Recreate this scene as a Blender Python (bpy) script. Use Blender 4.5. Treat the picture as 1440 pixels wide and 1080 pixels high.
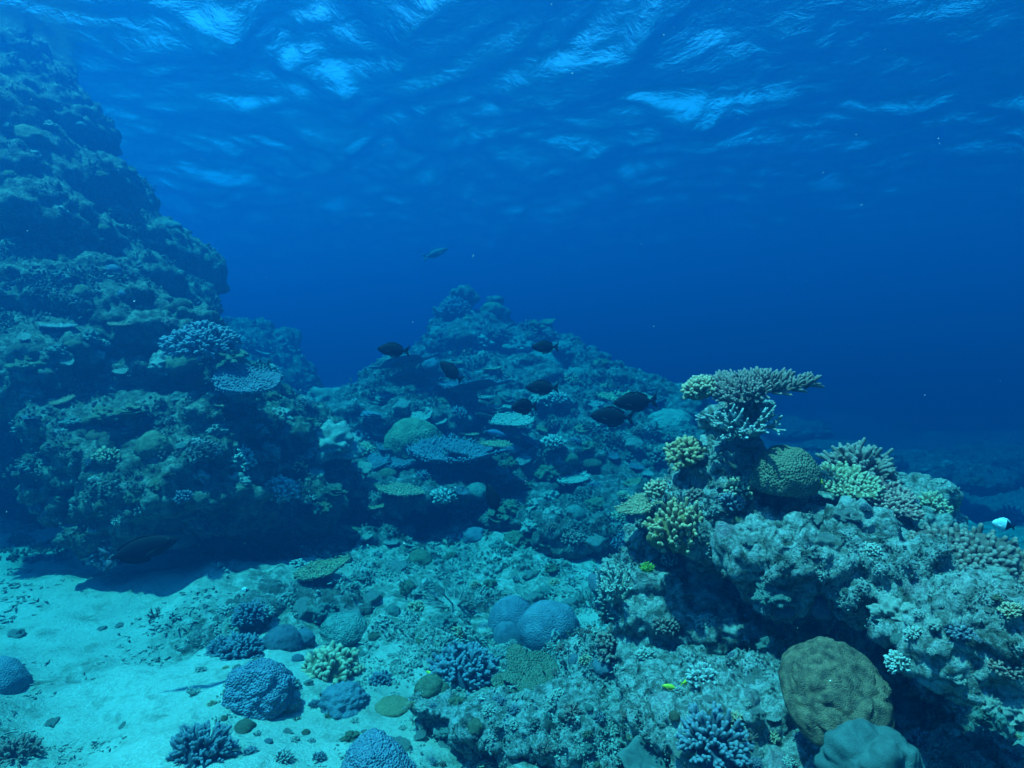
import bpy, math, random
import numpy as np
from mathutils import Vector, Matrix
from mathutils.bvhtree import BVHTree

for _o in list(bpy.data.objects):
    bpy.data.objects.remove(_o)
SC = bpy.context.scene
COL = SC.collection
rad = math.radians

# ------------------------------------------------------------------ camera
CAM = Vector((0.0, 0.0, 1.8))
PITCH = rad(2.4)
F = 960.0                                     # focal length in photo pixels (24 mm on 36 mm)
cd = bpy.data.cameras.new('camera')
cam = bpy.data.objects.new('camera', cd)
COL.objects.link(cam)
cam.location = CAM
cam.rotation_euler = (rad(90) - PITCH, 0, 0)
cd.lens = 24.0
cd.sensor_width = 36.0
cd.clip_start = 0.02
cd.clip_end = 600.0
SC.camera = cam

# ------------------------------------------------------------------ daylight
SUN_DIR = Vector((-0.30, -0.14, 0.94)).normalized()      # towards the sun
elev = math.asin(SUN_DIR.z)
azim = math.atan2(SUN_DIR.x, SUN_DIR.y)
w = bpy.data.worlds.new('World')
SC.world = w
w.use_nodes = True
nt = w.node_tree
nt.nodes.clear()
wo = nt.nodes.new('ShaderNodeOutputWorld')
bg = nt.nodes.new('ShaderNodeBackground')
sk = nt.nodes.new('ShaderNodeTexSky')
sk.sky_type = 'NISHITA'
sk.sun_disc = False
sk.sun_elevation = elev
sk.sun_rotation = azim
bg.inputs['Strength'].default_value = 0.13
nt.links.new(sk.outputs[0], bg.inputs[0])
nt.links.new(bg.outputs[0], wo.inputs[0])
sl = bpy.data.lights.new('sun', 'SUN')
sl.energy = 5.0
sl.angle = rad(1.5)
sl.color = (1.0, 0.95, 0.87)
so = bpy.data.objects.new('sun', sl)
COL.objects.link(so)
so.location = (-6, 2, 20)
so.rotation_euler = SUN_DIR.to_track_quat('Z', 'Y').to_euler()

SC.view_settings.view_transform = 'Standard'
SC.view_settings.look = 'None'
SC.view_settings.gamma = 1.0
SC.view_settings.use_curve_mapping = False
SC.view_settings.exposure = 2.12

SC.render.engine = 'CYCLES'
cy = SC.cycles
cy.use_denoising = True
try:
    cy.denoiser = 'OPENIMAGEDENOISE'
    cy.denoising_input_passes = 'RGB_ALBEDO_NORMAL'
except Exception:
    pass
cy.max_bounces = 5
cy.diffuse_bounces = 2
cy.glossy_bounces = 2
cy.transmission_bounces = 2
cy.transparent_max_bounces = 6
cy.volume_bounces = 0
cy.sample_clamp_indirect = 4.0
cy.caustics_reflective = False
cy.caustics_refractive = False

# water: extinction per metre (red, green, blue)
SCAT = (0.0010, 0.0225, 0.0740)
ABSO = (0.3900, 0.0960, 0.0290)
DENS = 1.0
PHASE_G = 0.6
SURF_Z = 5.6


# ------------------------------------------------------------------ pixel helpers (photo pixels 1440 x 1080)
def ray(px, py):
    cx, cz = (px - 720) / F, -(py - 540) / F
    c, s = math.cos(PITCH), math.sin(PITCH)
    return Vector((cx, c + cz * s, -s + cz * c))


def P(px, py, d):
    return CAM + ray(px, py) * d


def to_px(p):
    v = Vector(p) - CAM
    c, s = math.cos(PITCH), math.sin(PITCH)
    f = v.y * c - v.z * s
    u = v.y * s + v.z * c
    return (720 + v.x / f * F, 540 - u / f * F, f)


# ------------------------------------------------------------------ noise (numpy)
def _hash(ix, iy, iz, seed):
    h = (ix.astype(np.int64) * 374761393 + iy.astype(np.int64) * 668265263 + iz.astype(np.int64) * 2147483647 + seed * 1274126177) & 0xFFFFFFFF
    h = ((h ^ (h >> 13)) * 1274126177) & 0xFFFFFFFF
    h = ((h ^ (h >> 16)) * 2246822519) & 0xFFFFFFFF
    h = h ^ (h >> 15)
    return (h & 0xFFFFFF) / float(0xFFFFFF)


def vnoise(p, seed=0):
    i = np.floor(p).astype(np.int64)
    f = p - i
    f = f * f * f * (f * (f * 6 - 15) + 10)
    r = 0
    for dx in (0, 1):
        wx = f[:, 0] if dx else 1 - f[:, 0]
        for dy in (0, 1):
            wy = f[:, 1] if dy else 1 - f[:, 1]
            for dz in (0, 1):
                wz = f[:, 2] if dz else 1 - f[:, 2]
                r = r + wx * wy * wz * _hash(i[:, 0] + dx, i[:, 1] + dy, i[:, 2] + dz, seed)
    return r * 2 - 1


def fbm(p, octv=4, seed=0, gain=0.5):
    a, s, r = 1.0, 1.0, 0
    for k in range(octv):
        r = r + a * vnoise(p * s + 17.3 * k, seed + k)
        a *= gain
        s *= 2.03
    return r


def worley(p, seed=0):
    i = np.floor(p).astype(np.int64)
    best = np.full(len(p), 9.0)
    for dx in (-1, 0, 1):
        for dy in (-1, 0, 1):
            for dz in (-1, 0, 1):
                c = i + np.array((dx, dy, dz))
                q = np.stack([c[:, k] + _hash(c[:, 0], c[:, 1], c[:, 2], seed + 11 * k + 1) for k in range(3)], 1)
                best = np.minimum(best, ((q - p) ** 2).sum(1))
    return np.sqrt(best)


# ------------------------------------------------------------------ materials
def ramp(ntree, stops, fac):
    r = ntree.nodes.new('ShaderNodeValToRGB')
    e = r.color_ramp.elements
    while len(e) < len(stops):
        e.new(0.5)
    for k, (pos, c) in enumerate(stops):
        e[k].position = pos
        e[k].color = (*c, 1) if len(c) == 3 else c
    ntree.links.new(fac, r.inputs[0])
    return r.outputs[0]


def new_mat(name):
    m = bpy.data.materials.new(name)
    m.use_nodes = True
    n = m.node_tree
    n.nodes.clear()
    out = n.nodes.new('ShaderNodeOutputMaterial')
    b = n.nodes.new('ShaderNodeBsdfPrincipled')
    n.links.new(b.outputs[0], out.inputs[0])
    b.inputs['Roughness'].default_value = 0.9
    b.inputs['Specular IOR Level'].default_value = 0.1
    return m, n, b


def noise_node(n, vec, scale, detail=4, rough=0.6, dist=0.0):
    t = n.nodes.new('ShaderNodeTexNoise')
    t.inputs['Scale'].default_value = scale
    t.inputs['Detail'].default_value = detail
    t.inputs['Roughness'].default_value = rough
    t.inputs['Distortion'].default_value = dist
    n.links.new(vec, t.inputs['Vector'])
    return t.outputs['Fac']


def voro_node(n, vec, scale, feature='F1', smooth=None):
    t = n.nodes.new('ShaderNodeTexVoronoi')
    t.feature = feature
    t.inputs['Scale'].default_value = scale
    n.links.new(vec, t.inputs['Vector'])
    return t.outputs['Distance']


def mix_col(n, fac, a, b, mode='MIX'):
    x = n.nodes.new('ShaderNodeMix')
    x.data_type = 'RGBA'
    x.blend_type = mode
    for sock, v in ((x.inputs[0], fac), (x.inputs[6], a), (x.inputs[7], b)):
        if isinstance(v, (int, float)):
            sock.default_value = v
        elif isinstance(v, tuple):
            sock.default_value = (*v, 1)
        else:
            n.links.new(v, sock)
    return x.outputs[2]


def bump(n, b, h, strength=0.5, dist=0.02):
    k = n.nodes.new('ShaderNodeBump')
    k.inputs['Strength'].default_value = strength
    k.inputs['Distance'].default_value = dist
    n.links.new(h, k.inputs['Height'])
    n.links.new(k.outputs[0], b.inputs['Normal'])


def coords(n, which='Object'):
    t = n.nodes.new('ShaderNodeTexCoord')
    return t.outputs[which]


def rock_mat(name, pale, mid, dark, s=1.0, crust=0.55):
    """encrusted reef rock: turf algae, pale crusts, pink coralline patches"""
    m, n, b = new_mat(name)
    v = coords(n)
    big = noise_node(n, v, 1.6 * s, 5, 0.6)
    sm = noise_node(n, v, 14 * s, 6, 0.7, 0.6)
    fine = noise_node(n, v, 60 * s, 4, 0.7)
    base = ramp(n, [(0.25, dark), (0.46, mid), (0.62, mid), (0.8, pale)], big)
    spots = ramp(n, [(crust - 0.07, (0, 0, 0)), (crust + 0.07, (1, 1, 1))], sm)
    c = mix_col(n, spots, base, pale)
    algae = ramp(n, [(0.5, (0, 0, 0)), (0.68, (0.85, 0.85, 0.85))], noise_node(n, v, 5.3 * s, 5, 0.65, 1.0))
    c = mix_col(n, algae, c, dark)
    pink = ramp(n, [(0.64, (0, 0, 0)), (0.72, (0.5, 0.5, 0.5))], noise_node(n, v, 3.1 * s, 3, 0.5))
    c = mix_col(n, pink, c, (0.34, 0.20, 0.22))
    speck = ramp(n, [(0.3, (0.55, 0.55, 0.55)), (0.7, (1.25, 1.25, 1.25))], fine)
    c = mix_col(n, 1.0, c, speck, 'MULTIPLY')
    n.links.new(c, b.inputs['Base Color'])
    add = n.nodes.new('ShaderNodeMath')
    add.operation = 'ADD'
    n.links.new(sm, add.inputs[0])
    n.links.new(fine, add.inputs[1])
    bump(n, b, add.outputs[0], 1.0, 0.045 / s)
    return m


def coral_mat(name, base, dark, tip=None, scale=20.0, bmp=0.01, grain=90.0):
    m, n, b = new_mat(name)
    v = coords(n)
    c = ramp(n, [(0.3, dark), (0.65, base)], noise_node(n, v, scale * 0.35, 4, 0.6))
    g = noise_node(n, v, grain, 2, 0.5)
    c = mix_col(n, 0.6, c, ramp(n, [(0.3, (0.6, 0.6, 0.6)), (0.7, (1.2, 1.2, 1.2))], g), 'MULTIPLY')
    if tip:
        a = n.nodes.new('ShaderNodeAttribute')
        a.attribute_name = 'tip'
        c = mix_col(n, a.outputs['Fac'], c, tip)
    n.links.new(c, b.inputs['Base Color'])
    bump(n, b, g, 0.6, bmp)
    return m


def dome_mat(name, base, dark, groove=None, cell=26.0, depth=0.02, patch_scale=3.5):
    """massive coral: fine polyp pits over lumps, or brain-like furrows"""
    m, n, b = new_mat(name)
    v = coords(n)
    patch = noise_node(n, v, patch_scale, 5, 0.6)
    c = ramp(n, [(0.32, dark), (0.62, base)], patch)
    vo = voro_node(n, v, cell)
    if groove:
        c = mix_col(n, ramp(n, [(0.15, (1, 1, 1)), (0.55, (0, 0, 0))], vo), groove, c)
    fine = noise_node(n, v, cell * 4, 2)
    c = mix_col(n, 0.55, c, ramp(n, [(0.3, (0.65, 0.65, 0.65)), (0.7, (1.2, 1.2, 1.2))], fine), 'MULTIPLY')
    n.links.new(c, b.inputs['Base Color'])
    inv = n.nodes.new('ShaderNodeMath')
    inv.operation = 'SUBTRACT'
    inv.inputs[0].default_value = 1.0
    n.links.new(vo, inv.inputs[1])
    bump(n, b, inv.outputs[0], 0.8, depth)
    return m


M = {}
M['rock'] = rock_mat('reef_rock', (0.42, 0.40, 0.36), (0.16, 0.15, 0.125), (0.04, 0.045, 0.03))
M['rock_near'] = rock_mat('pale_reef_rock', (0.46, 0.45, 0.41), (0.14, 0.14, 0.115), (0.04, 0.042, 0.028), 1.7, 0.475)
M['rock_cliff'] = rock_mat('cliff_rock', (0.35, 0.34, 0.26), (0.145, 0.145, 0.105), (0.04, 0.044, 0.028), 0.9, 0.53)
M['stone'] = rock_mat('pale_stone', (0.55, 0.53, 0.47), (0.33, 0.32, 0.27), (0.13, 0.13, 0.09), 2.2, 0.5)
M['blue'] = dome_mat('blue_dome_coral', (0.12, 0.18, 0.27), (0.06, 0.095, 0.15), (0.20, 0.23, 0.27), 15, 0.03)
M['violet'] = coral_mat('blue_branch_coral', (0.13, 0.145, 0.17), (0.065, 0.075, 0.09), (0.23, 0.25, 0.28))
M['teal'] = dome_mat('teal_dome_coral', (0.20, 0.26, 0.22), (0.11, 0.16, 0.14), None, 14, 0.02)
M['olive'] = dome_mat('olive_dome_coral', (0.24, 0.225, 0.14), (0.12, 0.125, 0.07), None, 18, 0.02)
M['brain'] = dome_mat('brown_brain_coral', (0.23, 0.125, 0.075), (0.05, 0.036, 0.026), None, 40, 0.006, 5.5)
M['ridged'] = dome_mat('ridged_dome_coral', (0.135, 0.115, 0.075), (0.06, 0.056, 0.036), (0.18, 0.155, 0.10), 16, 0.02)
M['grey'] = dome_mat('grey_blue_coral', (0.16, 0.21, 0.24), (0.10, 0.14, 0.17), None, 22, 0.01)
M['pale'] = coral_mat('pale_branch_coral', (0.34, 0.34, 0.28), (0.15, 0.155, 0.125), (0.52, 0.52, 0.45))
M['brown'] = coral_mat('brown_branch_coral', (0.22, 0.13, 0.11), (0.09, 0.06, 0.05), (0.35, 0.23, 0.19))
M['pink'] = coral_mat('pinkish_branch_coral', (0.33, 0.15, 0.13), (0.15, 0.08, 0.07), (0.62, 0.34, 0.27))
M['tan'] = coral_mat('tan_branch_coral', (0.32, 0.21, 0.125), (0.14, 0.10, 0.06), (0.62, 0.42, 0.27))
M['yellow'] = coral_mat('yellow_finger_coral', (0.34, 0.20, 0.08), (0.15, 0.10, 0.04), (0.60, 0.36, 0.20))
M['green'] = coral_mat('green_table_coral', (0.30, 0.22, 0.12), (0.13, 0.11, 0.06), (0.58, 0.44, 0.28))
M['dark'] = coral_mat('dark_branch_coral', (0.09, 0.11, 0.14), (0.045, 0.055, 0.075), (0.20, 0.23, 0.26))
M['grey_branch'] = coral_mat('grey_branch_coral', (0.26, 0.26, 0.24), (0.11, 0.115, 0.105), (0.46, 0.46, 0.42))
M['soft'] = coral_mat('soft_coral', (0.09, 0.135, 0.125), (0.06, 0.09, 0.085), (0.17, 0.22, 0.19), 12, 0.02, 45)
M['stick'] = coral_mat('dead_coral', (0.36, 0.35, 0.30), (0.16, 0.16, 0.13), None, 25)
M['algae'] = coral_mat('bright_algae', (0.22, 0.34, 0.03), (0.12, 0.22, 0.02), (0.36, 0.50, 0.08), 30)

# sand
m, n, b = new_mat('coral_sand')
v = coords(n)
big = noise_node(n, v, 0.9, 5, 0.6)
mid = noise_node(n, v, 7.0, 6, 0.7, 0.4)
fine = noise_node(n, v, 70, 4, 0.75)
c = ramp(n, [(0.3, (0.30, 0.29, 0.23)), (0.62, (0.50, 0.47, 0.40))], big)
c = mix_col(n, ramp(n, [(0.52, (0, 0, 0)), (0.70, (0.85, 0.85, 0.85))], mid), c, (0.17, 0.17, 0.125))
at = n.nodes.new('ShaderNodeAttribute')
at.attribute_name = 'rubble'
turf = ramp(n, [(0.34, (0.06, 0.065, 0.045)), (0.47, (0.21, 0.20, 0.155)), (0.62, (0.46, 0.43, 0.37))], noise_node(n, v, 16, 6, 0.7, 0.5))
c = mix_col(n, at.outputs['Fac'], c, turf)
c = mix_col(n, 0.7, c, ramp(n, [(0.32, (0.55, 0.55, 0.55)), (0.68, (1.2, 1.2, 1.2))], fine), 'MULTIPLY')
n.links.new(c, b.inputs['Base Color'])
ad = n.nodes.new('ShaderNodeMath')
ad.operation = 'MULTIPLY_ADD'
ad.inputs[1].default_value = 2.0
n.links.new(mid, ad.inputs[0])
n.links.new(fine, ad.inputs[2])
bump(n, b, ad.outputs[0], 0.9, 0.02)
M['sand'] = m


def flat_mat(name, col, rough=0.6, spec=0.2, vary=0.3):
    m, n, b = new_mat(name)
    v = coords(n)
    c = mix_col(n, vary, col, ramp(n, [(0.3, tuple(x * 0.5 for x in col)), (0.7, tuple(min(1, x * 1.5) for x in col))], noise_node(n, v, 9, 4)))
    n.links.new(c, b.inputs['Base Color'])
    b.inputs['Roughness'].default_value = rough
    b.inputs['Specular IOR Level'].default_value = spec
    return m


M['fish_black'] = flat_mat('black_fish_skin', (0.008, 0.008, 0.010), 0.7, 0.05)
M['fish_grey'] = flat_mat('grey_fish_skin', (0.06, 0.07, 0.08))
M['fish_white'] = flat_mat('white_fish_skin', (0.75, 0.75, 0.72))
M['fish_yellow'] = flat_mat('yellow_fish_skin', (0.60, 0.50, 0.04))
M['fish_blue'] = flat_mat('blue_fish_skin', (0.10, 0.14, 0.21))
M['fish_pale'] = flat_mat('pale_fish_edge', (0.07, 0.08, 0.10))
M['eye'] = flat_mat('fish_eye', (0.02, 0.02, 0.02), 0.2, 0.5)


# ------------------------------------------------------------------ mesh helpers
class MB:
    def __init__(s):
        s.v, s.f, s.t, s.mi = [], [], [], []

    def finger(s, base, d, L, r0, r1, sides=5, segs=2, bend=None, tip0=0.0):
        """tapered finger with a rounded tip"""
        d = d.normalized()
        a = d.orthogonal().normalized()
        bvec = d.cross(a)
        start = len(s.v)
        prof = [(0.0, r0, tip0)]
        for k in range(1, segs):
            t = k / segs
            prof.append((t * 0.85, r0 + (r1 - r0) * t, tip0 + (1 - tip0) * max(0, t * 1.4 - 0.7)))
        prof.append((0.88, r1, 0.8))
        prof.append((0.98, r1 * 0.55, 1.0))
        cs = [(math.cos(2 * math.pi * k / sides), math.sin(2 * math.pi * k / sides)) for k in range(sides)]
        for (t, r, tp) in prof:
            c = base + d * (L * t)
            if bend is not None:
                c = c + bend * (t * t)
            for (x, y) in cs:
                s.v.append(c + a * (x * r) + bvec * (y * r))
                s.t.append(tp)
        nr = len(prof)
        for k in range(nr - 1):
            for j in range(sides):
                p0 = start + k * sides + j
                p1 = start + k * sides + (j + 1) % sides
                s.f.append((p0, p1, p1 + sides, p0 + sides))
        e = base + d * L
        if bend is not None:
            e = e + bend
        s.v.append(e)
        s.t.append(1.0)
        top = len(s.v) - 1
        for j in range(sides):
            s.f.append((start + (nr - 1) * sides + j, start + (nr - 1) * sides + (j + 1) % sides, top))
        return e

    def grid_surface(s, pts, nu, nv, closed_u=False, tip=None):
        st = len(s.v)
        s.v += [Vector(p) for p in pts]
        s.t += list(tip) if tip is not None else [0.0] * len(pts)
        for j in range(nv - 1):
            for i in range(nu if closed_u else nu - 1):
                i2 = (i + 1) % nu
                s.f.append((st + j * nu + i, st + j * nu + i2, st + (j + 1) * nu + i2, st + (j + 1) * nu + i))

    def mesh(s, name, mats, scale=1.0):
        me = bpy.data.meshes.new(name)
        me.from_pydata([tuple(x * scale for x in p) for p in s.v], [], s.f)
        at = me.attributes.new('tip', 'FLOAT', 'POINT')
        at.data.foreach_set('value', np.array(s.t, dtype=np.float32))
        for mm in (mats if isinstance(mats, (list, tuple)) else [mats]):
            me.materials.append(mm)
        if s.mi:
            me.polygons.foreach_set('material_index', s.mi)
        me.polygons.foreach_set('use_smooth', [True] * len(me.polygons))
        me.update()
        return me


def link(name, me, parent=None):
    o = bpy.data.objects.new(name, me)
    COL.objects.link(o)
    if parent is not None:
        o.parent = parent
    return o


def tag(o, label=None, cat=None, group=None, kind=None):
    if label:
        o['label'] = label
    if cat:
        o['category'] = cat
    if group:
        o['group'] = group
    if kind:
        o['kind'] = kind
    return o


def np_mesh(name, V, faces, mat):
    me = bpy.data.meshes.new(name)
    me.from_pydata(V.tolist(), [], faces)
    me.materials.append(mat)
    me.polygons.foreach_set('use_smooth', [True] * len(me.polygons))
    me.update()
    return me


def get_v(me):
    a = np.empty(len(me.vertices) * 3)
    me.vertices.foreach_get('co', a)
    return a.reshape(-1, 3)


def get_n(me):
    a = np.empty(len(me.vertices) * 3)
    me.vertices.foreach_get('normal', a)
    return a.reshape(-1, 3)


def set_v(me, a):
    me.vertices.foreach_set('co', np.ascontiguousarray(a.reshape(-1)))
    me.update()


_ico = {}


def ico(sub):
    if sub not in _ico:
        import bmesh
        bm = bmesh.new()
        bmesh.ops.create_icosphere(bm, subdivisions=sub, radius=1.0)
        bm.verts.ensure_lookup_table()
        _ico[sub] = (np.array([v.co[:] for v in bm.verts]), [tuple(v.index for v in f.verts) for f in bm.faces])
        bm.free()
    return _ico[sub]


# ------------------------------------------------------------------ reef masses: blobs fused by a voxel remesh, then roughened
def remesh(me, voxel, smooth):
    o = bpy.data.objects.new('temporary', me)
    COL.objects.link(o)
    md = o.modifiers.new('r', 'REMESH')
    md.mode = 'VOXEL'
    md.voxel_size = voxel
    if smooth:
        sm = o.modifiers.new('s', 'SMOOTH')
        sm.iterations = int(smooth)
    me2 = bpy.data.meshes.new_from_object(o.evaluated_get(bpy.context.evaluated_depsgraph_get()))
    bpy.data.objects.remove(o)
    return me2


def reef(name, blobs, voxel, mat, amps, seed):
    V, Fc = [], []
    iv, jf = ico(3)
    off = 0
    for k, (px, py, d, rx, rz, ry) in enumerate(blobs):
        c = P(px, py, d)
        r = np.array((rx * d / F, ry, rz * d / F))
        p = iv * (1 + 0.22 * fbm(iv * 1.7 + k * 7.7 + seed, 3, seed)[:, None])
        V.append(p * r + np.array(c))
        Fc += [tuple(i + off for i in f) for f in jf]
        off += len(iv)
    me = bpy.data.meshes.new(name)
    me.from_pydata(np.concatenate(V).tolist(), [], Fc)
    me2 = remesh(me, voxel, 4)
    me2.name = name
    for (kind, sc_, am, sd) in amps:
        if kind == 'remesh':
            me2 = remesh(me2, sc_, am)
            continue
        v, nn = get_v(me2), get_n(me2)
        if kind == 'fbm':
            h = fbm(v * sc_, 4, sd)
        elif kind == 'ledge':        # shelves: push out by a height-dependent profile
            q = v.copy()
            q[:, 2] = q[:, 2] * 2.2
            h = fbm(q * sc_, 3, sd)
            nn = nn * np.array((1, 1, 0.25))
        elif kind == 'knob':         # rounded heads with creases between
            wv = v + 0.25 / sc_ * np.stack([vnoise(v * sc_ * 1.5, sd + 31), vnoise(v * sc_ * 1.5, sd + 32), vnoise(v * sc_ * 1.5, sd + 33)], 1)
            h = 0.62 - worley(wv * sc_, sd)
            msk = np.clip(0.65 + 1.1 * vnoise(v * sc_ * 0.35, sd + 5), 0.1, 1.3)
            h = h * msk
        set_v(me2, v + nn * (h * am)[:, None])
    me2.materials.clear()
    me2.materials.append(mat)
    me2.polygons.foreach_set('use_smooth', [True] * len(me2.polygons))
    me2.update()
    return link(name, me2)


RIGHT = [
    (1030, 690, 3.25, 70, 75, .28), (1025, 606, 3.35, 40, 44, .2), (1046, 578, 3.25, 30, 20, .14), (1110, 715, 3.3, 50, 40, .25), (985, 720, 3.25, 60, 50, .2),
    (1190, 760, 3.2, 120, 75, .4), (1095, 785, 2.85, 78, 42, .2), (1160, 760, 2.95, 50, 45, .2), (1240, 822, 2.6, 80, 42, .22),
    (1200, 790, 2.75, 70, 40, .2), (1312, 868, 2.3, 78, 28, .2), (1420, 928, 2.05, 84, 30, .2),
    (1050, 900, 3.4, 170, 130, .3), (960, 860, 3.45, 75, 130, .3), (1230, 720, 3.3, 100, 55, .35), (1280, 770, 3.35, 70, 60, .3),
    (1410, 900, 3.5, 110, 70, .35), (1060, 1040, 2.55, 150, 85, .35), (980, 980, 2.9, 80, 50, .25), (1180, 1120, 2.25, 160, 60, .3),
    (1300, 1080, 2.3, 70, 36, .2), (1420, 1120, 2.1, 80, 40, .2), (1380, 1010, 3.3, 200, 120, .3), (895, 940, 3.35, 45, 70, .25), (868, 830, 3.75, 40, 48, .22),
    (840, 960, 3.5, 60, 60, .25), (820, 1020, 3.2, 80, 50, .25), (700, 1030, 3.25, 95, 45, .22), (610, 1010, 3.4, 40, 30, .15),
    (1150, 950, 3.9, 250, 200, .55), (1090, 770, 3.7, 100, 90, .3), (1300, 960, 3.3, 90, 60, .2),
]
UPPER = [
    (-40, 270, 7.5, 170, 150, 1.3), (0, 150, 8.4, 85, 85, 1.0), (62, 205, 8.3, 70, 75, 1.0), (115, 290, 7.9, 70, 60, .9),
    (25, 240, 6.9, 55, 40, .5), (110, 335, 7.0, 50, 32, .5), (158, 275, 8.0, 36, 30, .5), (60, 300, 6.7, 55, 34, .5), (195, 395, 7.4, 50, 28, .5), (95, 190, 8.1, 36, 34, .5), (20, 120, 8.2, 45, 36, .6), (130, 385, 6.9, 55, 26, .5),
    (205, 355, 8.2, 60, 38, .7), (240, 385, 8.4, 40, 45, .6), (60, 340, 7.6, 120, 70, .8), (155, 330, 8.0, 52, 50, .7), (235, 435, 8.0, 50, 32, .6),
    (350, 530, 13, 75, 70, 1.6), (395, 570, 12.5, 40, 70, 1.2),
]
LEFT = [
    (60, 415, 6.8, 150, 45, .8), (180, 440, 6.7, 80, 34, .6), (240, 470, 6.5, 60, 40, .5),
    (160, 530, 6.5, 150, 80, .7), (250, 530, 6.4, 75, 80, .5), (180, 610, 5.9, 105, 55, .6), (320, 560, 6.6, 55, 60, .5), (310, 630, 5.8, 70, 62, .5), (130, 640, 5.4, 66, 60, .45), (235, 675, 5.3, 90, 48, .5),
    (50, 510, 6.0, 110, 65, .6), (340, 695, 5.7, 62, 40, .45), (400, 690, 6.6, 75, 60, .5), (410, 620, 7.0, 60, 45, .6), (165, 718, 5.2, 62, 20, .4),
    (110, 740, 8.2, 300, 180, .8), (30, 620, 8.5, 200, 250, 1.), (280, 750, 7.0, 60, 60, .4),
]
MID = [
    (645, 452, 13.5, 32, 36, .5), (692, 445, 13.8, 20, 30, .45), (650, 500, 12.8, 52, 44, .8), (690, 500, 13.2, 52, 44, .8), (750, 500, 14, 45, 42, 1.0), (800, 528, 13, 46, 38, .8),
    (850, 560, 11.2, 75, 48, 1.), (930, 585, 10.6, 60, 40, .8), (700, 560, 10.7, 130, 60, 1.), (560, 535, 10., 50, 32, .6), (530, 570, 9.8, 50, 40, .6), (600, 600, 9.2, 130, 50, .8),
    (780, 600, 9.5, 120, 50, .9), (470, 600, 9.4, 60, 32, .6), (445, 630, 8.6, 70, 38, .6), (560, 665, 8.3, 110, 42, .7), (720, 655, 8.5, 130, 42, .8), (860, 640, 8.8, 100, 52, .8),
    (480, 690, 7.7, 80, 45, .6), (640, 705, 7.8, 75, 34, .5), (790, 712, 7.7, 100, 34, .5), (880, 720, 7.8, 80, 50, .6), (480, 745, 7.4, 55, 30, .35), (840, 735, 7.6, 75, 34, .4), (585, 690, 7.1, 105, 17, .55), (770, 732, 7.0, 115, 15, .55), (880, 700, 7.2, 60, 16, .4),
    (570, 785, 6.6, 50, 34, .3), (618, 790, 6.5, 26, 36, .2), (440, 795, 6.4, 50, 34, .3), (760, 790, 6.8, 60, 34, .3), (850, 790, 6.7, 55, 50, .35), (690, 815, 6.6, 60, 24, .3),
    (690, 690, 10.2, 280, 150, 1.2), (690, 800, 8.4, 260, 80, .8), (430, 740, 7.4, 60, 60, .5),
    (1180, 640, 17, 60, 16, 1.4), (1310, 664, 16, 70, 16, 1.6), (1425, 650, 18, 70, 18, 1.8), (1110, 604, 20, 45, 12, 1.4),
    (395, 862, 5.0, 60, 26, .3), (350, 890, 4.6, 45, 26, .22), (470, 862, 4.9, 45, 22, .22), (560, 850, 5.3, 40, 16, .25), (665, 860, 5.2, 60, 14, .3), (800, 890, 4.6, 40, 16, .2),
]

outcrop = reef('reef_outcrop', RIGHT, 0.03, M['rock_near'],
               [('ledge', 2.2, .11, 3), ('knob', 2.6, .20, 20), ('remesh', 0.0125, 2, 0), ('knob', 6.0, .10, 21), ('knob', 15, .045, 22), ('fbm', 22, .020, 9), ('knob', 40, .022, 25)], 3)
cliff = reef('reef_cliff', LEFT, 0.07, M['rock_cliff'],
             [('ledge', 1.3, .16, 5), ('knob', 1.5, .36, 26), ('remesh', .045, 3, 0), ('ledge', 3.0, .12, 6), ('knob', 3.4, .24, 27), ('remesh', .028, 1, 0), ('knob', 7.5, .12, 28), ('knob', 16, .06, 30), ('fbm', 14, .03, 29)], 11)
wall = reef('reef_wall', UPPER, 0.07, M['rock_cliff'],
             [('knob', 0.9, .42, 46), ('ledge', 1.0, .10, 45), ('remesh', .05, 3, 0), ('knob', 2.1, .30, 44), ('remesh', .04, 2, 0), ('knob', 5.5, .11, 47), ('knob', 13, .06, 48), ('fbm', 14, .025, 49)], 12)
hill = reef('reef_hill', MID, 0.06, M['rock'],
            [('ledge', 1.4, .26, 7), ('knob', 1.5, .30, 36), ('remesh', .042, 3, 0), ('ledge', 3.0, .11, 8), ('knob', 3.6, .15, 37), ('remesh', .028, 1, 0), ('knob', 8, .10, 38), ('knob', 17, .05, 40), ('fbm', 14, .025, 39)], 17)
for o, l in ((outcrop, 'near reef outcrop with pale crusts and a dark hollow under its ledge'), (wall, 'massive hazy boulder wall rising toward the surface'), (cliff, 'rough coral crusted reef face with a dark cave at its foot'),
             (hill, 'central coral covered reef slope rising to a hazy knoll')):
    tag(o, l, 'reef', kind='structure')


# ------------------------------------------------------------------ seabed sheet
def rubble_cover(x, y):
    p = np.stack([x, y, np.zeros_like(x)], 1)
    near_reef = np.clip((x + 3.0 + 0.6 * vnoise(p * 1.3, 70)) / 0.9, 0, 1) * np.clip((x + 6) / 2, 0, 1)
    return np.clip(fbm(p * 1.1 + 5, 4, 75) * 1.5 - 0.08 + 0.55 * near_reef + np.clip((x - 2) / 2, 0, 1), 0, 1)


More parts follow.
